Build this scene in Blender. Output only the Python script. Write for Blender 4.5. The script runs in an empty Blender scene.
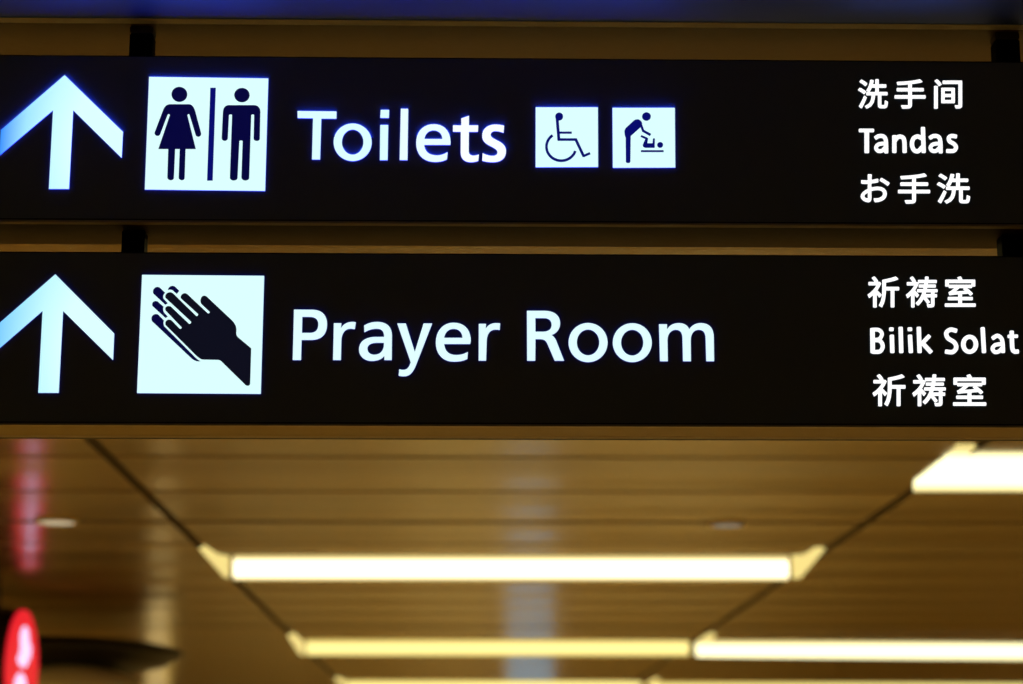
import bpy, bmesh, math, re, random
from mathutils import Vector, Matrix
random.seed(4)
C = bpy.context.scene.collection
W, H, F = 1023, 684, 2030.0
CX, CY = W / 2, H / 2
CAM = Vector((0, 0, 1.6))

# ------------------------------------------------------------ camera axes
Yc = Vector((-0.0244, -0.2261, -1)).normalized()        # world Y seen by the camera
Xc = Vector((1, -0.0035, -0.0236)); Xc = (Xc - Xc.dot(Yc) * Yc).normalized()
Zc = Xc.cross(Yc)
R = Matrix((Xc, Yc, Zc))                                 # camera space -> world space

def ray(px, py):
    return (R @ Vector(((px - CX) / F, -(py - CY) / F, -1))).normalized()
def on_y(px, py, y):                                     # point where the sight line meets a vertical plane
    d = ray(px, py); return CAM + d * ((y - CAM.y) / d.y)
def on_z(px, py, z):
    d = ray(px, py); return CAM + d * ((z - CAM.z) / d.z)

D = 3.6                                                  # distance of the sign faces
CEIL = 1.6 + 1.44

# ------------------------------------------------------------ materials
def nodes(name):
    m = bpy.data.materials.new(name); m.use_nodes = True
    return m, m.node_tree.nodes, m.node_tree.links, m.node_tree.nodes['Principled BSDF']
def plain(name, col, rough=.5, metal=0., spec=.5):
    m, n, l, b = nodes(name)
    b.inputs['Base Color'].default_value = (*col, 1); b.inputs['Roughness'].default_value = rough
    b.inputs['Metallic'].default_value = metal; b.inputs['Specular IOR Level'].default_value = spec
    t = n.new('ShaderNodeTexNoise'); t.inputs['Scale'].default_value = 60
    tc = n.new('ShaderNodeTexCoord'); l.new(tc.outputs['Object'], t.inputs['Vector'])
    mr = n.new('ShaderNodeMapRange'); mr.inputs['To Min'].default_value = rough * .9; mr.inputs['To Max'].default_value = min(1, rough * 1.1)
    l.new(t.outputs['Fac'], mr.inputs['Value']); l.new(mr.outputs['Result'], b.inputs['Roughness'])
    return m
def lit(name, col, strength):
    m, n, l, b = nodes(name)
    b.inputs['Base Color'].default_value = (.02, .02, .02, 1)
    b.inputs['Emission Color'].default_value = (*col, 1); b.inputs['Emission Strength'].default_value = strength
    return m

M = {}
M['face'] = plain('black_sign_face', (.15, .185, .20), .6, 0, .3)
M['frame'] = plain('black_sign_frame', (.006, .006, .006), .5, 0, .3)
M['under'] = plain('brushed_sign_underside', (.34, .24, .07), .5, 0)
M['under_shaded'] = plain('shaded_sign_underside', (.065, .042, .02), .6, 0, .2)  # underside metal darkened: shade above the lower sign put into its colour
M['lip'] = plain('aluminium_lip', (.42, .36, .26), .5, 0)
M['lip2'] = plain('aluminium_rear_lip', (.38, .30, .24), .5, 0)
M['post'] = plain('black_post', (.004, .004, .004), .8, 0, .04)
M['cyan'] = lit('backlit_cool_white', (.70, 1.0, 1.0), 1.03)
M['cool'] = lit('backlit_letter_white', (.74, .98, 1.0), 1.03)
M['near_white'] = lit('backlit_near_white', (.92, 1.0, 1.0), 1.05)
M['mid_white'] = lit('backlit_mid_white', (.80, 1.0, 1.0), 1.03)
M['white'] = lit('backlit_white', (1.0, 1.0, 1.0), 1.2)
M['edge'] = lit('added_blue_edge_glow', (.02, .04, 1.0), 1.8)  # blue emission added to the letter sides for a halo on the face
M['edge_top'] = lit('added_blue_upper_glow', (.02, .06, 1.0), 15.0)  # stronger added glow on upward edges, throws blue onto the ceiling panel
M['edge_top_soft'] = lit('added_blue_upper_glow_soft', (.02, .05, 1.0), 1.2)  # weaker added glow, upward edges of the lower sign
M['edge_soft'] = lit('added_faint_edge_glow', (.02, .04, 1.0), .5)  # faint added glow for the halo on the lower sign
M['edge_grey'] = lit('grey_acrylic_edge', (.3, .4, .5), .25)
M['navy'] = lit('backlit_navy_film', (.03, .03, 1.0), .045)
M['navy_lit'] = lit('backlit_navy_film_thin', (.01, .02, 1.0), .15)
M['black_film'] = lit('backlit_black_film', (.3, .35, 1.0), .012)
# uneven backlight behind the arrows: the lamp dies away towards the box's left end
for nm, tip in (('arrow', (.045, .29, 1, 1)), ('arrow2', (.16, .55, 1, 1))):
    m, n, l, b = nodes('backlit_' + nm); M[nm] = m
    b.inputs['Base Color'].default_value = (.02, .02, .02, 1)
    tc = n.new('ShaderNodeTexCoord'); sc_ = n.new('ShaderNodeVectorMath'); sc_.operation = 'MULTIPLY'; sc_.inputs[1].default_value = (1, 0, .5)
    l.new(tc.outputs['Generated'], sc_.inputs[0])
    mp = n.new('ShaderNodeVectorMath'); mp.operation = 'DISTANCE'
    l.new(sc_.outputs[0], mp.inputs[0]); mp.inputs[1].default_value = (.8, 0, .2)
    rp = n.new('ShaderNodeValToRGB'); l.new(mp.outputs['Value'], rp.inputs['Fac'])
    e = rp.color_ramp.elements
    e[0].position = .22; e[0].color = (.70, 1, 1, 1); e[1].position = .80; e[1].color = tip
    x = e.new(.42); x.color = (.55, .94, 1, 1)
    x = e.new(.6); x.color = (.36, .78, 1, 1)
    l.new(rp.outputs['Color'], b.inputs['Emission Color']); b.inputs['Emission Strength'].default_value = 1.04

# ceiling panels: glossy champagne metal with slightly wavy slats running across
m, n, l, b = nodes('champagne_ceiling'); M['ceiling'] = m
tc = n.new('ShaderNodeTexCoord')
mp = n.new('ShaderNodeMapping'); mp.inputs['Scale'].default_value = (.12, 1.5, 1); l.new(tc.outputs['Object'], mp.inputs['Vector'])
t = n.new('ShaderNodeTexNoise'); t.inputs['Scale'].default_value = 1.6; t.inputs['Detail'].default_value = 6; t.inputs['Roughness'].default_value = .65; l.new(mp.outputs['Vector'], t.inputs['Vector'])
rp = n.new('ShaderNodeValToRGB'); l.new(t.outputs['Fac'], rp.inputs['Fac'])
rp.color_ramp.elements[0].position = .3; rp.color_ramp.elements[0].color = (.175, .112, .020, 1)
rp.color_ramp.elements[1].position = .7; rp.color_ramp.elements[1].color = (.40, .255, .045, 1)
l.new(rp.outputs['Color'], b.inputs['Base Color'])
b.inputs['Metallic'].default_value = .3; b.inputs['Roughness'].default_value = .2
wv = n.new('ShaderNodeTexWave'); wv.bands_direction = 'Y'; wv.inputs['Scale'].default_value = .327; wv.inputs['Distortion'].default_value = .4
l.new(tc.outputs['Object'], wv.inputs['Vector'])
ad = n.new('ShaderNodeMath'); ad.operation = 'ADD'; l.new(t.outputs['Fac'], ad.inputs[0]); l.new(wv.outputs['Fac'], ad.inputs[1])
bp = n.new('ShaderNodeBump'); bp.inputs['Strength'].default_value = .5; bp.inputs['Distance'].default_value = .011
l.new(ad.outputs['Value'], bp.inputs['Height']); l.new(bp.outputs['Normal'], b.inputs['Normal'])

# perforated panel above the sign
m, n, l, b = nodes('perforated_panel'); M['perf'] = m
tc = n.new('ShaderNodeTexCoord'); v = n.new('ShaderNodeTexVoronoi'); v.inputs['Scale'].default_value = 260; v.inputs['Randomness'].default_value = 0
l.new(tc.outputs['Object'], v.inputs['Vector'])
rp = n.new('ShaderNodeValToRGB'); l.new(v.outputs['Distance'], rp.inputs['Fac'])
rp.color_ramp.elements[0].position = .25; rp.color_ramp.elements[0].color = (.06, .10, .4, 1)
rp.color_ramp.elements[1].position = .4; rp.color_ramp.elements[1].color = (.14, .26, 1.0, 1)
l.new(rp.outputs['Color'], b.inputs['Base Color']); b.inputs['Roughness'].default_value = .55; b.inputs['Metallic'].default_value = .95
M['plenum'] = plain('brown_ceiling_band', (.13, .085, .032), .5)
M['trim'] = plain('pale_metal_trim', (1, 1, 1), .45, 0, .8)
M['plenum_dark'] = plain('bronze_bracket', (.05, .035, .018), .5)
M['joint'] = plain('dark_joint', (.035, .022, .008), .7)
M['seam2'] = plain('panel_edge_line', (.20, .12, .03), .5)
M['seam'] = plain('seam_shadow_gap', (.10, .06, .02), .7)
def tube_lit(name, cc, ce, sc_, se):
    # a tube behind an opal diffuser: brightest along the middle, yellower at the rims
    m, n, l, b = nodes(name); b.inputs['Base Color'].default_value = (.02, .02, .02, 1)
    tc = n.new('ShaderNodeTexCoord'); sx = n.new('ShaderNodeSeparateXYZ'); l.new(tc.outputs['Generated'], sx.inputs[0])
    a = n.new('ShaderNodeMath'); a.operation = 'SUBTRACT'; a.inputs[1].default_value = .5; l.new(sx.outputs['Y'], a.inputs[0])
    q = n.new('ShaderNodeMath'); q.operation = 'ABSOLUTE'; l.new(a.outputs[0], q.inputs[0])
    rp = n.new('ShaderNodeValToRGB'); l.new(q.outputs[0], rp.inputs['Fac']); rp.color_ramp.interpolation = 'EASE'
    rp.color_ramp.elements[0].position = .28; rp.color_ramp.elements[0].color = (*cc, 1)
    rp.color_ramp.elements[1].position = .5; rp.color_ramp.elements[1].color = (*ce, 1)
    l.new(rp.outputs['Color'], b.inputs['Emission Color'])
    mr = n.new('ShaderNodeMapRange'); mr.inputs['From Min'].default_value = .28; mr.inputs['From Max'].default_value = .5
    mr.inputs['To Min'].default_value = sc_; mr.inputs['To Max'].default_value = se
    l.new(q.outputs[0], mr.inputs['Value']); l.new(mr.outputs[0], b.inputs['Emission Strength'])
    return m
M['lamp'] = tube_lit('warm_diffuser', (1.0, .92, .60), (1.0, .78, .28), 2.4, .75)
M['lamp_right'] = tube_lit('warm_diffuser_right', (1.0, .96, .55), (1.0, .82, .32), 1.9, .9)
M['lamp_dim'] = tube_lit('warm_diffuser_weaker', (1.0, .86, .30), (1.0, .70, .16), 1.25, .5)
M['lamp_added'] = lit('warm_added_light', (1.0, .80, .28), 7.2)  # emitter of the added unseen strips
M['lamp_end'] = lit('warm_diffuser_end', (1.0, .80, .27), .95)
M['lamp_rim'] = plain('white_lamp_rim', (.75, .62, .32), .5)
M['dl'] = lit('downlight_lens', (1.0, .86, .55), .55)
M['red'] = lit('red_lit_face', (1.0, .012, .03), .85)
M['pink'] = lit('white_pink_lit_mark', (.85, .66, 1.0), 1.25)
M['drum'] = plain('black_drum', (.01, .004, .004), .4)
M['canopy'] = plain('black_canopy', (.012, .009, .006), .5)
M['cream'] = plain('cream_shell', (.8, .68, .36), .5)
M['bluebox'] = lit('blue_white_display', (.18, .62, 1.0), 1.0)
M['paleb'] = lit('dim_pale_display', (.5, .6, .85), .35)
M['goldbox'] = lit('amber_display', (1.0, .72, .28), 1.1)
# floor: warm polished tiles; walls: tan panels
m, n, l, b = nodes('tan_floor'); M['floor'] = m
tc = n.new('ShaderNodeTexCoord'); br = n.new('ShaderNodeTexBrick'); br.offset = 0; br.inputs['Scale'].default_value = 1.2
br.inputs['Color1'].default_value = (.50, .32, .11, 1); br.inputs['Color2'].default_value = (.45, .29, .10, 1); br.inputs['Mortar'].default_value = (.25, .18, .1, 1)
br.inputs['Mortar Size'].default_value = .008; br.inputs['Row Height'].default_value = .5
l.new(tc.outputs['Object'], br.inputs['Vector']); l.new(br.outputs['Color'], b.inputs['Base Color']); b.inputs['Roughness'].default_value = .35
m, n, l, b = nodes('tan_wall'); M['wall'] = m
tc = n.new('ShaderNodeTexCoord'); t = n.new('ShaderNodeTexNoise'); t.inputs['Scale'].default_value = .5; l.new(tc.outputs['Object'], t.inputs['Vector'])
rp = n.new('ShaderNodeValToRGB'); l.new(t.outputs['Fac'], rp.inputs['Fac'])
rp.color_ramp.elements[0].color = (.38, .24, .08, 1); rp.color_ramp.elements[1].color = (.50, .33, .12, 1)
l.new(rp.outputs['Color'], b.inputs['Base Color']); b.inputs['Roughness'].default_value = .5

# ------------------------------------------------------------ mesh helpers
def link(name, bm, mats, parent=None, loc=(0, 0, 0)):
    me = bpy.data.meshes.new(name); bmesh.ops.recalc_face_normals(bm, faces=bm.faces[:]); bm.to_mesh(me); bm.free()
    for mt in (mats if isinstance(mats, (list, tuple)) else [mats]): me.materials.append(mt)
    o = bpy.data.objects.new(name, me); C.objects.link(o); o.location = loc
    if parent: o.parent = parent
    return o
def box(bm, x0, x1, y0, y1, z0, z1, bev=0., mi=0):
    r = bmesh.ops.create_cube(bm, size=1)
    for v in r['verts']:
        v.co = Vector((x0 + (v.co.x + .5) * (x1 - x0), y0 + (v.co.y + .5) * (y1 - y0), z0 + (v.co.z + .5) * (z1 - z0)))
    fs = {f for v in r['verts'] for f in v.link_faces}
    for f in fs: f.material_index = mi
    if bev:
        es = list({e for v in r['verts'] for e in v.link_edges})
        bmesh.ops.bevel(bm, geom=es, offset=bev, segments=2, affect='EDGES')
def thing(name, label, cat, loc, group=None):
    o = bpy.data.objects.new(name, None); C.objects.link(o); o.location = loc; o.empty_display_size = .1
    o['label'] = label; o['category'] = cat
    if group: o['group'] = group
    return o
def struct(name, bm, m, parent=None):
    o = link(name, bm, m, parent)
    if not parent: o['kind'] = 'structure'
    return o
def attach(o, parent):                                   # keeps world coordinates of an object built in world space
    o.parent = parent; o.location = o.location - parent.location

# ------------------------------------------------------------ 2-D shapes in pixel-traced outlines, laid on the sign plane
def bez(p0, p1, p2, p3, n=9):
    out = []
    for i in range(1, n + 1):
        t = i / n; u = 1 - t
        out.append((u**3*p0[0] + 3*u*u*t*p1[0] + 3*u*t*t*p2[0] + t**3*p3[0], u**3*p0[1] + 3*u*u*t*p1[1] + 3*u*t*t*p2[1] + t**3*p3[1]))
    return out
def path(d):
    tok = re.findall(r'[MLCZ]|-?\d+\.?\d*', d); subs = []; cur = []; i = 0; cmd = None
    while i < len(tok):
        if tok[i] in 'MLCZ':
            cmd = tok[i]; i += 1
            if cmd == 'Z': subs.append(cur); cur = []
            continue
        if cmd in 'ML':
            cur.append((float(tok[i]), float(tok[i+1]))); i += 2
        else:
            q = [float(v) for v in tok[i:i+6]]; i += 6
            cur += bez(cur[-1], q[0:2], q[2:4], q[4:6])
    if cur: subs.append(cur)
    return subs
def ell(cx, cy, rx, ry, n=48):
    return [(cx + rx*math.cos(2*math.pi*k/n), cy + ry*math.sin(2*math.pi*k/n)) for k in range(n)]
def smooth(pts, n=6):
    if len(pts) < 3: return pts
    P = [pts[0]] + list(pts) + [pts[-1]]; out = [pts[0]]
    for i in range(1, len(P) - 2):
        for k in range(1, n + 1):
            t = k / n
            out.append(tuple(.5*((2*P[i][a]) + (-P[i-1][a]+P[i+1][a])*t + (2*P[i-1][a]-5*P[i][a]+4*P[i+1][a]-P[i+2][a])*t*t + (-P[i-1][a]+3*P[i][a]-3*P[i+1][a]+P[i+2][a])*t**3) for a in (0, 1)))
    return out
def stroke(pts, w, cap='r', sm=True):
    """closed outline of a pen stroke of width w"""
    p = smooth(pts) if sm else list(pts); h = w / 2; L = []; Rr = []
    for i, q in enumerate(p):
        a = p[max(i-1, 0)]; b = p[min(i+1, len(p)-1)]
        if 0 < i < len(p)-1:
            d1 = Vector((q[0]-a[0], q[1]-a[1])).normalized(); d2 = Vector((b[0]-q[0], b[1]-q[1])).normalized()
            t = (d1 + d2).normalized(); k = 1 / max(.5, t.dot(d1))
        else:
            t = Vector((b[0]-a[0], b[1]-a[1])).normalized(); k = 1
        nrm = Vector((-t.y, t.x)) * h * k
        L.append((q[0]+nrm.x, q[1]+nrm.y)); Rr.append((q[0]-nrm.x, q[1]-nrm.y))
    def capf(c, frm, sgn):
        a0 = math.atan2(frm[1]-c[1], frm[0]-c[0]); f = .75
        t = []
        for k in range(1, 6):
            a = a0 + sgn*math.pi*k/6; t.append((a))
        d0 = Vector((math.cos(a0 + sgn*math.pi/2), math.sin(a0 + sgn*math.pi/2))); n0 = Vector((math.cos(a0), math.sin(a0)))
        o_ = []
        for k in range(1, 10):
            u = math.pi*k/10; cx_ = math.copysign(abs(math.cos(u))**.55, math.cos(u)); sy_ = math.sin(u)**.55
            o_.append((c[0] + n0.x*h*cx_ + d0.x*h*.75*sy_, c[1] + n0.y*h*cx_ + d0.y*h*.75*sy_))
        return o_
    if cap == 'r':
        return L + capf(p[-1], L[-1], -1) + Rr[::-1] + capf(p[0], Rr[0], -1)
    return L + Rr[::-1]
def frame(contours, ox, oy, s):
    return [[(ox + x/s, oy + y/s) for x, y in c] for c in contours]

def inside(p, c):
    r_ = False; j = len(c) - 1
    for i in range(len(c)):
        if (c[i][1] > p[1]) != (c[j][1] > p[1]) and p[0] < (c[j][0]-c[i][0])*(p[1]-c[i][1])/(c[j][1]-c[i][1]) + c[i][0]: r_ = not r_
        j = i
    return r_
def split_groups(cs):
    outer = [c for c in cs if sum(inside(c[0], d) for d in cs if d is not c) % 2 == 0]
    return [[o] + [c for c in cs if c not in outer and inside(c[0], o)] for o in outer]
def solid(bm, groups, y_front, depth, offset=0., mi=(0, 1)):
    """groups: list of contour lists in photo pixels; each group is filled (inner rings are holes) and extruded"""
    for cs in groups:
        cu = bpy.data.curves.new('tmp', 'CURVE'); cu.dimensions = '2D'; cu.fill_mode = 'BOTH'; cu.extrude = depth / 2; cu.offset = offset
        for c in cs:
            w = [on_y(x, y, y_front) for x, y in c]
            sp = cu.splines.new('POLY'); sp.points.add(len(w) - 1)
            for k, q in enumerate(w): sp.points[k].co = (q.x, q.z, 0, 1)
            sp.use_cyclic_u = True
        o = bpy.data.objects.new('tmp', cu); C.objects.link(o)
        dg = bpy.context.evaluated_depsgraph_get(); me = bpy.data.meshes.new_from_object(o.evaluated_get(dg))
        t = bmesh.new(); t.from_mesh(me)
        bmesh.ops.remove_doubles(t, verts=t.verts[:], dist=1e-6)
        for f in t.faces: f.material_index = mi[0] if abs(f.normal.z) > .5 else (mi[2] if len(mi) > 2 and f.normal.y > .3 else mi[1])
        for v in t.verts: v.co = Vector((v.co.x, y_front + depth/2 - v.co.z, v.co.y))
        t.to_mesh(me); t.free(); bm.from_mesh(me)
        bpy.data.objects.remove(o); bpy.data.curves.remove(cu); bpy.data.meshes.remove(me)
def plate(name, groups, mats, parent, depth=.003, lift=0., offset=0., label=None):
    bm = bmesh.new(); solid(bm, groups, D - depth - lift, depth, offset, (0, 1, 2) if len(mats) > 2 else (0, 1))
    o = link(name, bm, mats)
    bpy.context.view_layer.update()
    # origin at the piece's own middle
    co = [v.co for v in o.data.vertices]; c = sum(co, Vector()) / len(co)
    o.data.transform(Matrix.Translation(-c)); o.location = c
    base = parent
    off = Vector(); q = parent
    while q: off += q.location; q = q.parent
    o.parent = parent; o.location = c - off
    if label: o['label'] = label
    return o

# ------------------------------------------------------------ the setting
XL, XR, YB, YF = -9.0, 11.0, -6.0, 60.0
trimY = on_z(520, 23.5, CEIL).y
backY = on_z(520, 54, CEIL).y + .06                                  # brown band above the sign ends behind it
bm = bmesh.new(); box(bm, XL, XR, YB, YF, -.2, 0); struct('floor', bm, M['floor'])
bm = bmesh.new(); box(bm, XL, XR, backY, YF, CEIL, CEIL + .15); struct('ceiling', bm, M['ceiling'])
bm = bmesh.new(); box(bm, XL, XR, YB, trimY - .012, CEIL, CEIL + .15); struct('trim_1', bm, M['perf'])
bm = bmesh.new(); box(bm, XL, XR, trimY - .012, trimY + .012, CEIL - .0012, CEIL + .15); struct('trim_2', bm, M['trim'])
bm = bmesh.new(); box(bm, XL, XR, trimY + .012, backY, CEIL, CEIL + .15); struct('trim_3', bm, M['plenum'])
bm = bmesh.new(); box(bm, XL - .2, XL, YB, YF, -.2, CEIL + .15); struct('wall_left', bm, M['wall'])
bm = bmesh.new(); box(bm, XR, XR + .2, YB, YF, -.2, CEIL + .15); struct('wall_right', bm, M['wall'])
bm = bmesh.new(); box(bm, XL, XR, YF, YF + .2, -.2, CEIL + .15); struct('wall_back', bm, M['wall'])
bm = bmesh.new(); box(bm, XL, XR, YB - .2, YB, -.2, CEIL + .15); struct('wall_front', bm, M['wall'])
def joint(pts, w, k):
    bm = bmesh.new(); a, b_ = pts
    box(bm, a.x - w/2, a.x + w/2, backY, YF, CEIL - .004, CEIL + .004)
    struct('trim_%d' % k, bm, M['joint'])
jl = on_z(170, 516.5, CEIL); jr = on_z(870, 520, CEIL)
joint((jl, jl), .045, 4); joint((jr, jr), .045, 5)
k = 6
for py, w in ((521.8, .08), (457, .035), (491.5, .04), (543.8, .04), (627, .06)):
    y = on_z(340, py, CEIL).y
    bm = bmesh.new(); box(bm, XL, XR, y - w/2, y + w/2, CEIL - .002, CEIL + .003); struct('trim_%d' % k, bm, M['seam'] if k == 6 else M['seam2']); k += 1

# ------------------------------------------------------------ ceiling lights
def ceil_poly(bm, pts, t, mi=0):
    w = [on_z(x, y, CEIL) for x, y in pts]
    a = [bm.verts.new((p.x, p.y, CEIL - t)) for p in w]; b_ = [bm.verts.new((p.x, p.y, CEIL)) for p in w]
    fs = [bm.faces.new(a), bm.faces.new(b_[::-1])] + [bm.faces.new((a[i], b_[i], b_[(i+1) % len(w)], a[(i+1) % len(w)])) for i in range(len(w))]
    for f in fs: f.material_index = mi
def ceiling_light(body, ends, label, mat='lamp', group='recessed strip lights in the ceiling'):
    p = [on_z(x, y, CEIL) for x, y in body]; c = sum(p, Vector()) / len(p)
    t = thing('ceiling_light', label, 'light', c, group)
    bm = bmesh.new(); ceil_poly(bm, body, .008); attach(link('diffuser', bm, M[mat]), t)
    for e_ in ends:
        bm = bmesh.new(); ceil_poly(bm, e_, .006); attach(link('end_diffuser', bm, M['lamp_end']), t)
    return t
ceiling_light([(233.5, 556), (788.5, 556.3), (788.5, 579), (233.5, 578.5)],
              [[(199, 548), (204, 545), (218, 554.5), (229.5, 556.5), (229.5, 576.5), (225, 577)],
               [(791.5, 555.5), (803, 555), (816, 547), (825, 548), (822, 552), (800, 577.5), (792, 577.5)]],
              'nearer long warm white strip light in the middle bay of the ceiling')
ceiling_light([(306, 639), (689, 641), (689, 655.5), (306, 654.5)],
              [[(287.5, 635), (293, 632.5), (304, 642), (304, 654), (300, 654.5)]],
              'thin warm strip light below the long middle one, left of the ceiling joint', 'lamp_dim')
ceiling_light([(695, 642.5), (704, 641), (1120, 645), (1120, 660), (696, 655.7)],
              [[(696, 641.5), (707, 633.5), (716, 633.5), (712, 640.1), (704, 640)]],
              'thin warm strip light at the lower right, running out of the frame', 'lamp_right')
ceiling_light([(347, 680), (641, 681.5), (641, 692), (347, 691)],
              [[(334, 678.5), (338, 677), (346, 681), (346, 689)]],
              'farthest strip light cut by the bottom edge, left of the joint', 'lamp_dim')
ceiling_light([(652, 682), (1130, 685), (1130, 695), (652, 692)],
              [[(646, 684), (654, 678.5), (660, 678.5), (657, 682), (652, 682), (650, 690)]],
              'farthest strip light cut by the bottom edge, right of the joint', 'lamp_dim')
ceiling_light([(913, 490), (914, 481), (955, 448.5), (971, 447), (968, 453), (1230, 453.2), (1230, 490)],
              [[(955, 446.3), (956, 444.5), (977, 444.5), (970, 451.5), (968, 451.4), (971, 445.5)]],
              'big bright slanted-end light panel below the lower sign at the right edge', 'lamp_right')
# unseen strips added out of the frame, to light the hall and its ceiling
def added_light(x0, x1, y0, y1):
    bm = bmesh.new(); box(bm, x0, x1, y0, y1, CEIL - .008, CEIL)
    for f in bm.faces: f.material_index = 0
    t = thing('ceiling_light', 'added unseen strip light brightening the hall and its ceiling', 'light', ((x0+x1)/2, (y0+y1)/2, CEIL), 'added unseen strip lights outside the picture')
    attach(link('diffuser', bm, M['lamp_added']), t)
for (x0, x1, y0, y1) in ((jl.x + .1, jr.x - .1, 5.75, 6.75), 
                         (jl.x - 3.5, jl.x - .1, 6.6, 7.5), (jl.x + .1, jr.x - .1, 31, 32.3), (jl.x + .1, jr.x - .1, 38, 39.3), (jr.x + .1, jr.x + 3.4, 32, 33.3),
                         (jl.x + .1, jr.x - .1, 44, 45.3), (jl.x + .1, jr.x - .1, 51, 52.3), (jr.x + .1, jr.x + 3.4, 40, 41.3), (jl.x - 3.5, jl.x - .1, 34, 35.3), (jl.x - 3.5, jl.x - .1, 42, 43.3),
                         (jr.x + 3.7, jr.x + 7.0, 10, 11.2), (jr.x + .1, jr.x + 3.4, 27.5, 28.8), (jr.x + 3.7, jr.x + 7.0, 17, 18.2), (jl.x - 6.8, jl.x - 3.8, 6, 7), (jl.x - 6.8, jl.x - 3.8, 13, 14.2), (jl.x - 6.8, jl.x - 3.8, 20, 21.2)):
    added_light(x0, x1, y0, y1)

def downlight(px, py, w, label, mat):
    c = on_z(px, py, CEIL); t = thing('downlight', label, 'light', c)
    r = w
    bm = bmesh.new()
    for (ra, rb, z0, z1) in ((r, r * .82, -.014, 0),):
        n_ = 40; rings = []
        for rr, z in ((r, 0), (r, -.010), (r * .97, -.014), (r * .84, -.014), (r * .82, -.006)):
            rings.append([bm.verts.new((rr*math.cos(2*math.pi*i/n_), rr*math.sin(2*math.pi*i/n_), z)) for i in range(n_)])
        for a, b_ in zip(rings, rings[1:]):
            for i in range(n_): bm.faces.new((a[i], a[(i+1) % n_], b_[(i+1) % n_], b_[i]))
    link('trim_ring', bm, M['lamp_rim'], t)
    bm = bmesh.new(); bmesh.ops.create_cone(bm, cap_ends=True, segments=40, radius1=r*.84, radius2=r*.84, depth=.004, matrix=Matrix.Translation((0, 0, -.009)))
    link('lens', bm, mat, t)
downlight(57, 520.6, .115, 'small pale round downlight on the cross seam at the left', M['dl'])
M['dl2'] = lit('dim_downlight_lens', (.8, .72, .55), .28)
downlight(727, 523.5, .10, 'small dim round downlight in the middle bay, right of centre', M['dl2'])

# ------------------------------------------------------------ the two signs
xL = on_y(-55, 140, D).x; xR = on_y(1092, 140, D).x
z_ut = on_y(520, 58, D).z; z_ub = on_y(520, 223.8, D).z
z_lt = on_y(520, 253.6, D).z; z_lb = on_y(520, 426, D).z
depth = on_z(520, 439.5, z_lb).y - D
depth_u = on_z(520, 246.3, z_ub).y - D
print('sign', depth_u, xL, xR, z_ut, z_ub, z_lt, z_lb, 'depth', depth, 'ceil', CEIL, 'trimY', trimY, 'jl', jl, jr)
def sign(name, label, z0, z1, dp, under, lw):
    t = thing(name, label, 'sign', ((xL + xR)/2, D + dp/2, z0))
    bm = bmesh.new(); box(bm, xL, xR, D, D + dp, z0 + .003, z1, .0015); attach(link('housing', bm, M['frame']), t)
    bm = bmesh.new(); box(bm, xL + .004, xR - .004, D - .0006, D + .001, z0 + .006, z1 - .003); attach(link('face_panel', bm, M['face']), t)
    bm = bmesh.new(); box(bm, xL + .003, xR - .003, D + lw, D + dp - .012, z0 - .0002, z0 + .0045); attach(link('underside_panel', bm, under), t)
    bm = bmesh.new(); box(bm, xL, xR, D, D + lw, z0 - .0004, z0 + .0035, .0008); o = link('front_lip', bm, M['lip']); attach(o, t); o['label'] = 'thin pale metal strip under the front edge'
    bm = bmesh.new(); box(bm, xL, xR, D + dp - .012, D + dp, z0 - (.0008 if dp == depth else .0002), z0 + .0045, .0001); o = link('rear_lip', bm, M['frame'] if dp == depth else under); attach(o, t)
    if dp == depth:
        bm = bmesh.new(); box(bm, xL + .003, xR - .003, D + dp - .034, D + dp - .012, z0 - .0006, z0 + .001); o = link('rear_strip', bm, M['lip2']); attach(o, t); o['label'] = 'pale metal strip along the rear of the underside'
    return t
upper = sign('toilets_sign', 'upper black hanging light sign reading Toilets with restroom pictograms', z_ub, z_ut, depth_u, M['under_shaded'], .018)
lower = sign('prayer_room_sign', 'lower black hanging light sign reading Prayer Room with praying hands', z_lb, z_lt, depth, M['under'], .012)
def post(pxa, pya, pxb, z0, z1, parent, name='hanger_post', mat='post'):
    yc = D + depth * .5; a = on_y(pxa, pya, yc); b_ = on_y(pxb, pya, yc)
    bm = bmesh.new(); box(bm, a.x, b_.x, yc - .02, yc + .02, z0, z1, .002); attach(link(name, bm, M[mat]), parent)
zb = on_y(142, 33, D + depth * .5 - .02).z
for a, b_ in ((131, 154), (993, 1017)):
    post(a, 45, b_, z_ut, zb, upper); post(a, 45, b_, zb, CEIL, upper, 'ceiling_bracket', 'plenum_dark')
post(123.5, 236, 146.5, z_lt, z_ub - .0009, lower); post(999, 240, 1024, z_lt, z_ub - .0009, lower)

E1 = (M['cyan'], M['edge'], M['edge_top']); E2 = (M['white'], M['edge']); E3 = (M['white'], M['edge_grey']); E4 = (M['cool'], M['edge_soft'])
# arrows
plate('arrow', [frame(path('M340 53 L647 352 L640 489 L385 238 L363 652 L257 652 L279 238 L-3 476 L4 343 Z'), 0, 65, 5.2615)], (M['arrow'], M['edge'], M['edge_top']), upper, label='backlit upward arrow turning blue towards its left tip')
plate('arrow', [frame(path('M291 33 L601 345 L595 485 L332 226 L309 657 L201 657 L224 226 L-47 461 L-40 322 Z'), 0, 268, 5.2615)], (M['arrow2'], M['edge_soft'], M['edge_top_soft']), lower, label='backlit pale blue upward arrow')
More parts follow.
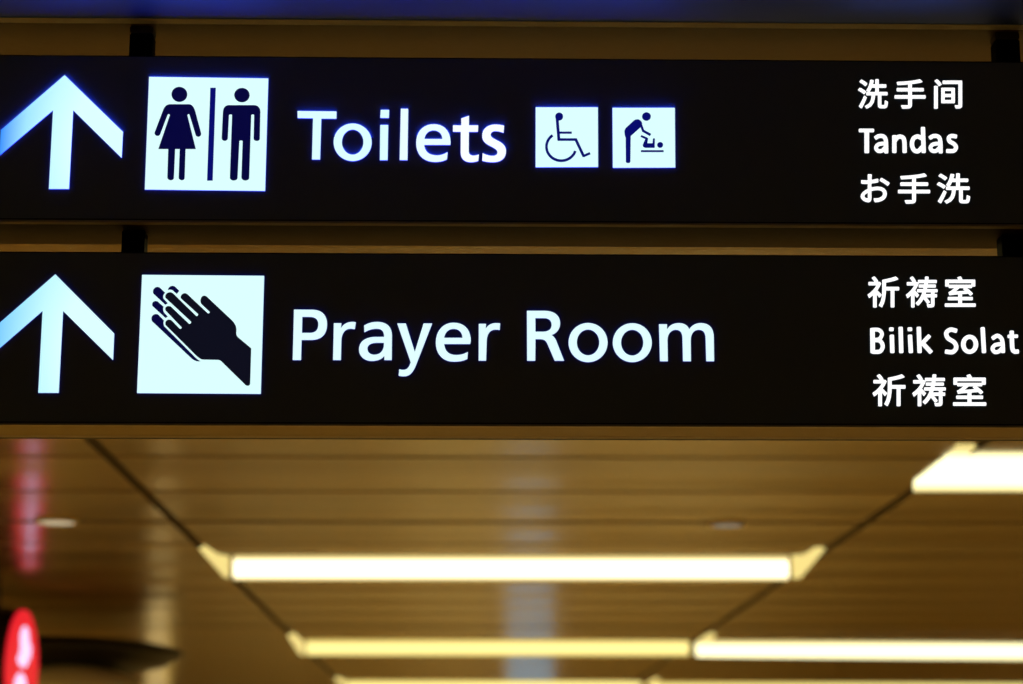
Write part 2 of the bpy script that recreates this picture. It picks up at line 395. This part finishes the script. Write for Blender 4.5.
# restroom panel
pp = plate('pictogram_panel', [[[(149.1, 76.8), (268.3, 78.4), (265.1, 190.9), (144.8, 189.5)]]], E1, upper, label='large square backlit panel with woman and man figures')
NV = (M['navy'], M['navy']); NB = (M['navy_lit'], M['navy_lit']); NK = (M['black_film'], M['navy'])
def fig(name, groups, mats, parent, label=None): return plate(name, groups, mats, parent, .0012, .003, 0, label)
S1 = 5.475
fig('woman_figure', [frame([ell(188, 133, 43, 41)], 145, 70, S1), frame(path('M140 187 L240 187 C258 188 268 203 275 225 L307 345 C310 362 290 372 278 358 L243 243 C240 239 232 240 232 247 L278 432 L222 432 L217 590 C215 607 188 607 184 590 L190 432 L165 432 L158 590 C156 607 126 607 122 590 L127 432 L73 432 L136 247 C137 240 128 239 124 243 L83 350 C78 366 50 362 52 343 L98 222 C106 200 118 187 140 187 Z'), 145, 70, S1)], NV, pp)
fig('man_figure', [frame([ell(202, 137, 42, 39)], 205, 70, S1), frame(path('M130 192 L270 192 C292 194 303 208 303 230 L300 375 C299 392 267 392 266 375 L269 246 C267 241 254 241 253 247 L242 590 C240 609 203 609 199 590 L206 388 C204 384 190 384 188 388 L178 590 C176 609 138 609 136 590 L148 246 C147 241 132 241 131 247 L125 372 C124 392 91 392 91 372 L98 230 C99 208 110 193 130 192 Z'), 205, 70, S1)], NV, pp)
fig('divider_bar', [frame([[(29, 97), (59, 97), (42, 605), (11, 605)]], 205, 70, S1)], NB, pp)
# Toilets
A = (290, 95, 8.555); B = (400, 95, 8.555)
T = [frame(path('M64 137 L398 140 L397 203 L268 202 L257 552 L188 551 L197 199 L65 197 Z'), *A),
     frame([ell(536, 404, 163, 161), ell(536, 403, 92, 107)], *A),
     frame(path('M776 127 L848 127 L846 196 L772 196 Z'), *A), frame(path('M772 256 L840 256 L835 557 L769 557 Z'), *A),
     frame(path('M7 117 L70 118 L64 557 L-3 556 Z'), *B),
     frame(path('M432 427 L207 427 C212 485 250 516 315 516 C350 516 380 505 408 487 L402 549 C375 566 340 573 300 573 C200 573 138 510 138 410 C138 310 200 249 290 249 C380 249 432 315 432 400 Z M209 376 L362 376 C360 330 330 303 287 303 C245 303 215 330 209 376 Z'), *B)]
T2 = [frame(path('M453 259 L524 259 L524 200 L590 177 L590 259 L669 259 L667 315 L589 315 L588 480 C588 505 603 518 628 518 C645 518 660 514 675 508 L670 563 C650 571 630 575 607 575 C550 575 519 545 519 490 L520 315 L453 314 Z'), *B),
      frame(path('M891 262 L886 325 C865 315 840 309 818 309 C790 309 776 322 776 340 C776 362 800 372 835 390 C885 415 907 440 907 480 C907 545 860 575 795 575 C760 575 730 571 703 562 L707 497 C735 512 765 520 792 520 C820 520 833 508 833 490 C833 470 815 458 775 438 C725 413 703 390 703 348 C703 290 750 252 815 252 C842 252 868 256 891 262 Z'), *B)]
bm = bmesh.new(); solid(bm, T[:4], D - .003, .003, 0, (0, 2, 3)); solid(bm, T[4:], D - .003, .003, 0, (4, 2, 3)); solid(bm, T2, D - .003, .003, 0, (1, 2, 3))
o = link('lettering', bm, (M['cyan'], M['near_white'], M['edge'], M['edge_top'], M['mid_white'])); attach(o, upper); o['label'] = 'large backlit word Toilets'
# accessible toilet panel
Q = (530, 100, 9.12)
wp = plate('pictogram_panel', [frame([[(52, 66), (619, 66), (621, 611), (51, 613)]], *Q)], E1, upper, label='small square backlit panel with a wheelchair user')
arc = [(285 + 135*math.cos(math.radians(a)), 425 + 128*math.sin(math.radians(a))) for a in range(18, 238, 8)]
fig('wheelchair_figure', [frame([ell(266, 150, 36, 36)], *Q), frame([stroke([(246, 150), (263, 360)], 27, 'b', False)], *Q),
    frame([stroke([(251, 360), (424, 360)], 23, 'b', False)], *Q), frame([stroke([(414, 352), (491, 515)], 25, 'b', False)], *Q),
    frame([stroke([(486, 512), (548, 484)], 22, 'b', False)], *Q), frame([stroke([(262, 297), (381, 297)], 19, 'b', False)], *Q),
    frame([stroke(arc, 24, 'b', False)], *Q)], NB, wp)
# baby changing panel
Q = (605, 100, 9.12)
bp_ = plate('pictogram_panel', [frame([[(68, 71), (637, 71), (641, 616), (72, 618)]], *Q)], E1, upper, label='small square backlit panel with a baby changing figure')
fig('changing_figure', [frame([ell(378, 150, 40, 38)], *Q),
    frame(path('M178 290 C175 275 185 258 197 248 L262 187 C295 162 332 180 340 215 L322 250 L235 328 L232 560 C230 579 192 579 190 560 L188 340 C180 325 178 305 178 290 Z'), *Q),
    frame([stroke([(322, 208), (348, 280), (416, 318)], 22, 'b', False)], *Q)], NB, bp_)
fig('baby_figure', [frame([ell(503, 409, 27, 26)], *Q), frame([stroke([(328, 327), (388, 354)], 18, 'b', False)], *Q),
    frame(path('M370 348 L394 350 L386 394 L434 394 L438 350 L456 350 L453 435 L372 435 C345 430 338 412 350 395 Z'), *Q)], NB, bp_)
fig('changing_table', [frame([[(328, 457), (535, 457), (535, 474), (328, 474)]], *Q)], NB, bp_)
# praying hands panel
hp = plate('pictogram_panel', [[[(142.1, 274.8), (264.2, 275.8), (260.8, 393.9), (137, 393.1)]]], (M['cyan'], M['edge_soft'], M['edge_top_soft']), lower, label='large square backlit panel with praying hands')
Q = (140, 275, 10.523)
fig('front_hand', [frame(path('M268 525 C258 490 285 462 315 470 C325 472 335 480 342 487 L415 563 C425 572 443 562 436 548 L268 372 C255 345 280 318 315 328 C325 331 335 340 342 348 L514 512 C527 520 542 504 537 490 L268 240 C255 212 285 175 325 182 C340 186 350 195 358 203 L590 430 C602 436 616 424 611 410 L430 245 C420 215 450 186 480 192 C495 196 505 207 512 214 L712 402 C724 408 737 398 732 385 L645 304 C635 285 633 265 640 248 C648 222 668 212 690 220 C700 224 708 231 715 239 L963 472 C1006 515 1021 551 1012 605 C1012 638 1027 653 1049 670 L1170 771 L1159 1144 C1150 1170 1124 1170 1107 1154 L866 918 C849 898 834 892 812 892 L661 889 C633 885 618 868 597 853 Z'), *Q)], NK, hp)
fig('rear_hand', [frame(path(d), *Q) for d in (
    'M140 195 C122 155 165 108 205 130 L264 185 C243 205 238 228 249 250 L292 296 L265 312 Z',
    'M293 158 C300 118 345 98 375 128 L413 166 L386 198 L350 166 C335 150 312 150 293 158 Z',
    'M130 325 C118 290 150 262 185 278 L248 333 C241 348 241 368 250 390 L291 437 L268 452 Z',
    'M121 470 C112 430 150 398 190 415 L252 478 C243 495 246 515 254 538 L583 868 C600 885 615 897 636 906 C605 912 580 905 545 880 L125 485 Z')], (M['navy'], M['navy']), hp)
# Prayer Room
Cc = (285, 300, 8.555); Dd = (390, 300, 7.86); Ee = (515, 300, 8.555); Ff = (615, 300, 8.555)
PR = [frame(path('M77 82 L240 83 C315 85 360 130 360 208 C360 295 310 342 225 342 L142 342 L137 514 L66 514 Z M148 144 L225 145 C265 150 285 172 285 208 C285 255 262 280 215 281 L145 281 Z'), *Cc),
      frame(path('M418 198 L483 198 L478 240 C500 205 535 187 575 187 C590 187 597 188 606 191 L597 251 C585 247 575 246 560 246 C510 246 483 290 482 350 L478 514 L411 514 Z'), *Cc),
      frame(path('M677 218 C710 198 745 187 790 187 C870 187 915 230 915 305 L913 514 L850 514 L850 478 C825 508 790 522 740 522 C680 522 633 480 633 425 C633 360 680 322 755 316 L848 315 C848 270 830 246 785 246 C745 246 710 258 679 277 Z M846 366 L790 366 C735 366 705 385 705 415 C705 448 730 468 765 468 C815 468 846 430 846 385 Z'), *Cc),
      frame(path('M57 184 L124 184 L195 408 L264 184 L332 184 L205 510 C180 575 150 600 110 600 C95 600 82 598 68 595 L73 544 C82 547 92 549 104 549 C135 549 150 530 163 490 Z'), *Dd),
      frame(path('M630 346 L426 346 C430 395 455 432 520 432 C555 432 585 423 612 408 L608 463 C580 478 545 485 500 485 C415 485 360 425 360 335 C360 245 415 178 500 178 C590 178 635 240 635 320 Z M426 297 L570 297 C568 255 542 227 500 227 C460 227 430 255 426 297 Z'), *Dd),
      frame(path('M698 187 L755 187 L752 225 C770 198 795 181 835 181 L866 183 L862 237 C850 233 840 233 828 233 C785 233 761 268 760 325 L755 477 L697 477 Z'), *Dd),
      frame(path('M102 92 L250 92 C340 92 386 135 386 200 C386 248 355 285 312 300 C330 310 338 322 350 342 L420 520 L340 520 L275 370 C262 345 245 335 215 335 L175 335 L173 520 L104 520 Z M174 155 L250 155 C290 155 313 178 313 213 C313 252 285 270 240 271 L175 271 Z'), *Ee),
      frame([ell(625, 364, 167, 168), ell(625, 363, 96, 110)], *Ee), frame([ell(148, 365, 167, 167), ell(147, 365, 95, 110)], *Ff),
      frame(path('M376 207 L445 207 L445 250 C470 213 505 197 545 197 C590 197 620 215 635 250 C660 213 695 197 735 197 C810 197 845 245 845 320 L848 524 L781 524 L775 330 C775 280 755 255 715 255 C675 255 648 290 648 345 L650 524 L582 524 L577 330 C577 282 560 255 520 255 C480 255 449 290 449 345 L452 524 L385 524 Z'), *Ff)]
for part_, word in ((PR[:6], 'Prayer'), (PR[6:], 'Room')):
    bm = bmesh.new(); solid(bm, part_, D - .003, .003, 0, (0, 1, 2)); o = link('lettering', bm, (M['cool'], M['edge_soft'], M['edge_top_soft'])); attach(o, lower); o['label'] = 'large backlit word ' + word
# small Malay lettering, drawn with a round pen
def pen(lst, fr): return [frame([stroke(p, w * .9)], *fr) for p, w in lst]
G = (850, 120, 8.525); Hh = (860, 315, 6.276); w = 40
sA = lambda dx: [([(222+dx, 150), (250+dx, 136), (288+dx, 142), (306+dx, 178), (309+dx, 272)], 38), ([(300+dx, 200), (245+dx, 207), (222+dx, 235), (238+dx, 262), (272+dx, 262), (300+dx, 235)], 36)]
TD = [([(86, 89), (194, 89)], 34), ([(143, 95), (143, 268)], 44)] + sA(0) + \
     [([(378, 142), (378, 268)], 40), ([(382, 175), (408, 146), (440, 144), (462, 172), (466, 268)], 40)] + \
     [([(622, 72), (628, 268)], 40), ([(610, 155), (575, 140), (540, 160), (528, 208), (545, 255), (580, 266), (612, 235)], 40)] + sA(464) + \
     [([(900, 140), (865, 136), (842, 152), (850, 182), (885, 203), (904, 232), (885, 262), (832, 264)], 38)]
bm = bmesh.new(); solid(bm, pen(TD, G), D - .003, .003, 0, (0, 1)); o = link('lettering', bm, E3); attach(o, upper); o['label'] = 'small backlit word Tandas'
BS = [([(78, 92), (80, 230)], 32), ([(82, 92), (118, 94), (138, 118), (122, 150), (86, 156)], 26), ([(86, 158), (125, 162), (143, 195), (126, 228), (84, 231)], 28),
      ([(200, 133), (203, 229)], 30), ([(197, 88), (197, 91)], 32), ([(255, 84), (259, 229)], 30), ([(314, 133), (319, 229)], 30), ([(313, 88), (313, 91)], 32),
      ([(369, 84), (374, 229)], 30), ([(432, 134), (392, 176)], 28), ([(392, 176), (442, 230)], 30),
      ([(600, 98), (568, 92), (542, 112), (552, 145), (592, 172), (604, 205), (582, 232), (543, 230)], 30),
      ([(770, 86), (778, 229)], 30),
      ([(836, 144), (862, 130), (886, 145), (895, 175), (898, 229)], 28), ([(890, 182), (850, 188), (832, 210), (846, 232), (872, 228), (892, 208)], 27),
      ([(952, 108), (956, 205), (968, 228), (988, 229)], 30), ([(934, 134), (984, 133)], 24)]
for gs, word in ((pen(BS[:11], Hh), 'Bilik'), (pen(BS[11:], Hh) + [frame([ell(688, 184, 54, 60), ell(688, 184, 25, 34)], *Hh)], 'Solat')):
    bm = bmesh.new(); solid(bm, gs, D - .003, .003, 0, (0, 1)); o = link('lettering', bm, E3); attach(o, lower); o['label'] = 'small backlit word ' + word

# east-asian lettering: outlines of each character
GL = {"洗":[[[35,278,30,272,51,261],[77,243,89,229,95,236],[100,243,106,250,93,262],[67,279,46,290,40,284]],[[18,184,13,178,35,167],[62,150,75,137,80,144],[86,151,91,158,77,171],[50,187,28,197,23,190]],[[40,20,23,-7,31,-13],[39,-18,46,-24,64,9],[84,54,99,91,93,96],[86,101,80,106,63,66]],[[161,287,152,289,145,244],[129,201,108,173,114,170],[126,163,131,159,141,173],[151,192,158,211,176,211],[193,211,210,211,210,191],[210,170,210,149,176,149],[141,149,107,149,107,140],[107,132,107,124,128,124],[148,124,168,124,165,58],[154,16,91,-8,97,-12],[104,-22,107,-28,176,-1],[190,48,195,124,210,124],[225,124,240,124,240,86],[240,49,240,12,240,-16],[247,-24,273,-24,278,-24],[303,-24,308,-24,332,-24],[339,-10,341,42,334,44],[323,48,318,53,317,7],[315,0,306,0,301,0],[281,0,277,0,268,0],[266,2,266,12,266,49],[266,86,266,124,289,124],[313,124,336,124,336,132],[336,140,336,149,303,149],[269,149,236,149,236,170],[236,191,236,211,265,211],[294,211,322,211,322,220],[322,228,322,236,294,236],[265,236,236,236,236,256],[236,275,236,294,227,294],[219,294,210,294,210,275],[210,256,210,236,196,236],[181,236,167,236,172,252],[176,268,179,284,170,286]]],"手":[[[66,113,18,113,18,104],[18,95,18,87,66,87],[114,87,162,87,162,61],[162,35,162,9,162,2],[159,-1,151,-1,143,-1],[116,-1,86,-1,90,-8],[95,-19,97,-27,134,-27],[157,-26,171,-22,183,-18],[189,-10,189,9,189,35],[189,61,189,87,237,87],[285,87,334,87,334,95],[334,104,334,113,285,113],[237,113,189,113,189,132],[189,151,189,169,231,169],[272,169,314,169,314,178],[314,186,314,195,272,195],[231,195,189,195,189,214],[189,233,189,252,230,257],[269,264,299,272,292,280],[286,287,279,294,226,277],[124,268,41,264,43,258],[46,248,47,241,83,242],[123,245,162,249,162,231],[162,213,162,195,122,195],[81,195,41,195,41,186],[41,178,41,169,81,169],[122,169,162,169,162,151],[162,132,162,113,114,113]]],"间":[[[41,215,32,215,32,134],[32,53,32,-28,41,-28],[50,-28,59,-28,59,53],[59,134,59,215,50,215]],[[44,281,37,277,53,262],[71,239,79,225,87,230],[94,235,101,239,93,254],[74,275,57,290,51,285]],[[133,88,133,103,161,103],[189,103,217,103,217,88],[217,72,217,56,189,56],[161,56,133,56,133,72]],[[133,156,133,172,161,172],[189,172,217,172,217,156],[217,141,217,125,189,125],[161,125,133,125,133,141]],[[153,194,109,194,109,141],[109,88,109,34,153,34],[197,34,242,34,242,88],[242,141,242,194,197,194]],[[189,275,123,275,123,266],[123,258,123,250,180,250],[236,250,293,250,293,168],[293,86,293,4,293,-1],[291,-2,287,-2,282,-2],[268,-3,253,-2,257,-9],[260,-20,262,-26,283,-26],[298,-27,307,-22,317,-18],[320,-11,320,4,320,94],[320,184,320,275,254,275]]],"お":[[[277,228,252,241,248,234],[244,227,240,220,262,208],[301,184,318,167,323,175],[328,182,333,190,315,204]],[[85,84,114,98,114,77],[114,56,115,36,115,24],[110,19,102,19,89,19],[64,32,64,48,64,64]],[[62,214,42,217,43,208],[43,199,43,190,55,189],[68,188,88,188,95,188],[104,189,114,189,114,174],[114,159,113,144,113,137],[113,130,113,124,73,106],[37,76,37,47,37,16],[82,-11,110,-11,129,-11],[140,-1,140,32,140,57],[139,83,139,108,164,117],[189,121,215,121,249,121],[276,105,276,76,276,43],[247,28,217,21,204,18],[189,18,176,19,179,9],[182,0,186,-10,198,-9],[213,-9,229,-5,277,7],[304,34,304,76,304,118],[267,146,216,146,193,146],[165,141,139,133,139,137],[139,141,139,145,139,161],[139,176,139,192,165,195],[192,200,213,204,213,214],[212,223,212,232,192,226],[166,221,140,218,141,230],[141,243,141,256,142,264],[143,273,144,280,134,280],[123,280,113,280,114,274],[114,262,114,255,114,242],[114,228,114,215,104,214],[95,214,87,214,74,214]]],"祈":[[[63,286,56,282,69,268],[83,248,89,235,96,239],[104,244,111,248,104,261],[90,280,76,293,70,290]],[[56,234,21,234,21,226],[21,218,21,210,51,210],[81,210,111,210,89,166],[50,124,12,101,16,96],[22,83,24,75,39,86],[55,99,70,114,70,67],[70,20,70,-28,79,-28],[87,-28,96,-28,96,23],[96,73,96,123,109,109],[125,90,132,79,138,87],[143,94,149,101,141,109],[114,136,100,149,118,172],[134,198,144,225,139,228],[135,232,130,235,128,235],[127,234,125,234,91,234]],[[217,266,168,257,168,226],[168,195,168,164,168,112],[165,40,132,-11,139,-14],[151,-21,156,-26,188,26],[194,100,195,155,216,155],[237,155,258,155,258,95],[258,34,258,-27,267,-27],[276,-27,285,-27,285,34],[285,95,285,155,302,155],[319,155,336,155,336,164],[336,173,336,181,289,181],[242,181,195,181,195,200],[195,219,195,238,241,246],[291,257,326,271,319,278],[311,285,304,292,272,279]]],"祷":[[[58,287,51,284,63,269],[76,249,81,236,88,241],[95,245,103,250,97,263],[84,282,71,295,65,291]],[[202,64,196,60,211,45],[227,24,234,10,240,14],[247,19,254,23,246,37],[230,58,215,72,209,68]],[[50,234,18,234,18,226],[18,218,18,210,46,210],[74,210,102,210,81,166],[44,124,9,101,13,96],[19,82,20,74,35,84],[50,98,64,114,64,67],[64,19,64,-28,72,-28],[80,-28,88,-28,88,22],[88,72,88,122,100,107],[114,89,120,79,125,87],[130,94,136,101,129,109],[105,136,92,149,108,172],[122,198,132,224,128,228],[123,231,119,235,117,235],[116,234,114,234,82,234]],[[223,294,214,294,213,282],[212,269,211,257,187,257],[162,257,138,257,138,249],[138,242,138,235,161,235],[185,235,208,235,207,226],[205,217,204,208,185,208],[166,208,146,208,146,201],[146,194,146,187,164,187],[182,187,200,187,198,177],[196,168,194,158,172,158],[150,158,128,158,128,151],[128,143,128,136,148,136],[168,136,188,136,172,84],[148,41,112,11,118,7],[129,-3,133,-7,160,17],[180,47,195,81,222,81],[250,81,278,81,278,54],[278,27,278,0,278,-4],[277,-5,272,-5,267,-5],[251,-6,233,-5,236,-12],[240,-21,241,-28,265,-28],[281,-28,290,-24,300,-20],[303,-13,303,0,303,27],[303,54,303,81,312,81],[321,81,330,81,330,88],[330,96,330,104,321,104],[312,104,303,104,303,112],[303,120,303,128,295,128],[286,128,278,128,278,120],[278,112,278,104,253,104],[229,104,204,104,208,114],[211,125,214,136,255,136],[295,136,336,136,336,143],[336,151,336,158,297,158],[259,158,220,158,222,168],[224,177,226,187,256,187],[287,187,317,187,317,194],[317,201,317,208,288,208],[259,208,230,208,231,217],[232,226,234,235,265,235],[296,235,327,235,327,242],[327,249,327,257,297,257],[266,257,236,257,238,269],[239,281,240,293,232,293]]],"室":[[[89,76,52,76,52,68],[52,60,52,53,89,53],[125,53,161,53,161,37],[161,21,161,6,114,6],[68,6,21,6,21,-2],[21,-10,21,-18,124,-18],[227,-18,331,-18,331,-10],[331,-2,331,6,283,6],[236,6,188,6,188,21],[188,37,188,53,225,53],[263,53,300,53,300,60],[300,68,300,76,263,76],[225,76,188,76,188,88],[188,100,188,112,179,112],[170,112,161,112,161,100],[161,88,161,76,125,76]],[[65,111,67,106,77,110],[94,112,261,125,269,117],[276,109,281,102,288,107],[295,112,301,117,287,135],[257,162,232,181,226,176],[220,172,213,168,222,160],[232,152,242,144,196,140],[151,137,106,134,126,149],[146,166,165,185,207,185],[250,185,292,185,292,192],[292,200,292,208,215,208],[138,208,61,208,61,200],[61,192,61,185,84,185],[107,185,131,185,111,165],[90,149,83,143,74,136],[65,131,59,130,62,124]],[[161,293,152,290,157,282],[162,272,166,263,119,263],[72,263,25,263,25,242],[25,222,25,201,33,201],[42,201,50,201,50,214],[50,226,50,239,133,239],[216,239,299,239,299,226],[299,214,299,201,308,201],[317,201,326,201,326,222],[326,242,326,263,282,263],[239,263,195,263,192,273],[184,287,178,298,169,295]]]}
OFF = .0011
def char(ch, x0, x1, y0, y1, ox, oy, s):
    cs = []
    for sp in GL[ch]:
        c = []; n_ = len(sp)
        for i in range(n_):
            a = sp[i]; b_ = sp[(i+1) % n_]
            c += bez((a[2], a[3]), (a[4], a[5]), (b_[0], b_[1]), (b_[2], b_[3]), 4)
        cs.append(c)
    cs = [[p for i, p in enumerate(c) if i == 0 or math.dist(p, c[i-1]) > 1.5] for c in cs]
    xs = [p[0] for c in cs for p in c]; ys = [p[1] for c in cs for p in c]
    pad = OFF / (D / F) * s
    X0, X1, Y0, Y1 = x0 + pad, x1 - pad, y0 + pad, y1 - pad
    k = [[(X0 + (p[0]-min(xs))/(max(xs)-min(xs))*(X1-X0), Y1 - (p[1]-min(ys))/(max(ys)-min(ys))*(Y1-Y0)) for p in c] for c in cs]
    return frame(k, ox, oy, s)
def prism(bm, pts, y_front, dp):
    w = [on_y(x, y, y_front) for x, y in pts]
    a = [bm.verts.new(p) for p in w]; b_ = [bm.verts.new((p.x, p.y + dp, p.z)) for p in w]
    f = bm.faces.new(a); f.material_index = 0; n_ = len(w)
    for i in range(n_):
        g = bm.faces.new((a[i], a[(i+1) % n_], b_[(i+1) % n_], b_[i])); g.material_index = 1
def embolden(bm, c, h, y_front, dp):
    # thickens a character's outline by h photo pixels: a bar along every side and a round at every corner
    for i, p in enumerate(c):
        q = c[(i+1) % len(c)]; t_ = Vector((q[0]-p[0], q[1]-p[1]))
        if t_.length < 1e-4: continue
        t_.normalize(); nx, ny = -t_.y*h, t_.x*h
        prism(bm, [(p[0]+nx, p[1]+ny), (q[0]+nx, q[1]+ny), (q[0]-nx, q[1]-ny), (p[0]-nx, p[1]-ny)], y_front, dp)
        prism(bm, ell(p[0], p[1], h, h, 8), y_front, dp)
def line(items, parent, fr, label):
    cs = [char(ch, *b_, *fr) for ch, *b_ in items]
    bm = bmesh.new(); solid(bm, [g for c in cs for g in split_groups(c)], D - .003, .003, 0, (0, 1))
    for c in cs:
        for k_ in c: embolden(bm, k_, OFF / (D / F), D - .003, .003)
    o = link('lettering', bm, E3); attach(o, parent); o['label'] = label
F4 = (840, 60, 4.273); F8 = (840, 260, 4.273)
line([('洗', 77, 205, 82, 208), ('手', 233, 366, 82, 208), ('间', 402, 522, 82, 208)], upper, F4, 'top row of small backlit Chinese characters')
line([('お', 88, 212, 488, 608), ('手', 248, 385, 484, 614), ('洗', 414, 556, 484, 614)], upper, F4, 'bottom row of small backlit Japanese characters')
line([('祈', 118, 253, 70, 203), ('祷', 282, 417, 70, 203), ('室', 448, 580, 70, 200)], lower, F8, 'top row of small backlit characters')
line([('祈', 139, 280, 488, 625), ('祷', 309, 452, 488, 625), ('室', 483, 625, 488, 623)], lower, F8, 'bottom row of small backlit characters')

# ------------------------------------------------------------ red disc sign far left
dist = 14.0
c = on_y(20.5, 669, dist)
t = thing('round_red_sign', 'glowing red round sign seen nearly edge-on at the lower left', 'sign', c)
t.rotation_euler = (0, 0, math.radians(87))
r = .40; bm = bmesh.new()
rot = Matrix.Rotation(math.radians(90), 4, 'X')
bmesh.ops.create_cone(bm, cap_ends=True, segments=64, radius1=r+.012, radius2=r+.012, depth=.26, matrix=Matrix.Translation((0, .131, 0)) @ rot)
link('drum_casing', bm, M['drum'], t)
bm = bmesh.new(); bmesh.ops.create_cone(bm, cap_ends=True, segments=64, radius1=r, radius2=r, depth=.02, matrix=Matrix.Translation((0, -.008, 0)) @ rot)
link('lit_face', bm, M['red'], t)
bm = bmesh.new()
for cx, cz, rx, rz in ((.0, .20, .12, .09), (.04, .13, .15, .08), (-.02, .06, .14, .05), (-.05, -.13, .16, .10), (-.02, -.27, .12, .06)):
    tmp = Matrix.Translation((cx, -.019, cz)) @ Matrix.Diagonal((rx, .004, rz, 1))
    bmesh.ops.create_uvsphere(bm, u_segments=20, v_segments=12, radius=1, matrix=tmp)
link('lit_marks', bm, M['pink'], t)
bm = bmesh.new(); box(bm, -.008, .008, .16, .176, r, CEIL - c.z, .002); link('hanger_rod', bm, M['drum'], t)

# kiosk with black canopy and cream shell at the lower left
kd = 16.6
kc = on_y(60, 652, kd); rr = (on_y(182, 652, kd).x - kc.x)
t = thing('kiosk', 'dark canopied kiosk with cream domed shell behind the red round sign', 'kiosk', (kc.x, kd, 0))
def lathe(prof, n_=64, sx=1, sy=1):
    bm = bmesh.new(); rings = [[bm.verts.new((sx*q[0]*math.cos(2*math.pi*i/n_), sy*q[0]*math.sin(2*math.pi*i/n_), q[1])) for i in range(n_)] for q in prof]
    for a, b_ in zip(rings, rings[1:]):
        for i in range(n_): bm.faces.new((a[i], a[(i+1) % n_], b_[(i+1) % n_], b_[i]))
    bm.faces.new(rings[0][::-1]); bm.faces.new(rings[-1]); return bm
zc = kc.z
link('canopy', lathe([(rr*.55, zc-.17), (rr*.85, zc-.11), (rr*.99, zc-.03), (rr, zc), (rr*.97, zc+.02), (rr*.8, zc+.06), (rr*.55, zc+.09), (rr*.2, zc+.10)]), M['canopy'], t)
dz = on_y(70, 664, kd - .5).z
prof = [(.62, 0), (.62, .9), (.60, dz-.25)] + [(.60*math.cos(a), dz-.25+.24*math.sin(a)) for a in (.3, .6, .9, 1.2, 1.45)]
o = link('cream_shell', lathe(prof), M['cream'], t); o.location.x = on_y(70, 667, kd-.5).x - kc.x; o.location.y = -.5
# free-standing lit displays further down the hall (below the frame); the glossy ceiling mirrors them
def display(px, y, w, z0, z1, mat, label):
    x = on_y(px, 684, y).x
    t = thing('display_lightbox', label, 'display', (x, y, 0))
    bm = bmesh.new(); box(bm, -w/2 - .06, w/2 + .06, -.1, .1, 0, z1 + .06, .01); link('casing', bm, M['cream'], t)
    bm = bmesh.new(); box(bm, -w/2, w/2, -.11, -.098, z0, z1); link('lit_screen', bm, mat, t)
display(530, 45, 1.0, .5, 2.1, M['bluebox'], 'free-standing blue white display in the middle of the hall')
display(157, 35, .32, .3, 2.6, M['goldbox'], 'free-standing amber display at the left of the hall')

# ------------------------------------------------------------ camera and view
cd = bpy.data.cameras.new('camera'); cam = bpy.data.objects.new('camera', cd); C.objects.link(cam)
cam.matrix_world = Matrix.Translation(CAM) @ R.to_4x4()
cd.sensor_width = 36; cd.sensor_fit = 'HORIZONTAL'; cd.lens = F / W * 36
cd.dof.use_dof = True; cd.dof.focus_distance = D / math.cos(math.radians(14)) ; cd.dof.aperture_fstop = (cd.lens/1000) / .023
cd.clip_end = 200
bpy.context.scene.camera = cam
w_ = bpy.data.worlds.new('world'); bpy.context.scene.world = w_; w_.use_nodes = True
w_.node_tree.nodes['Background'].inputs['Color'].default_value = (.01, .007, .003, 1)
sc = bpy.context.scene
sc.view_settings.view_transform = 'Standard'; sc.view_settings.look = 'None'; sc.view_settings.gamma = 1
sc.view_settings.use_curve_mapping = False; sc.view_settings.exposure = 0
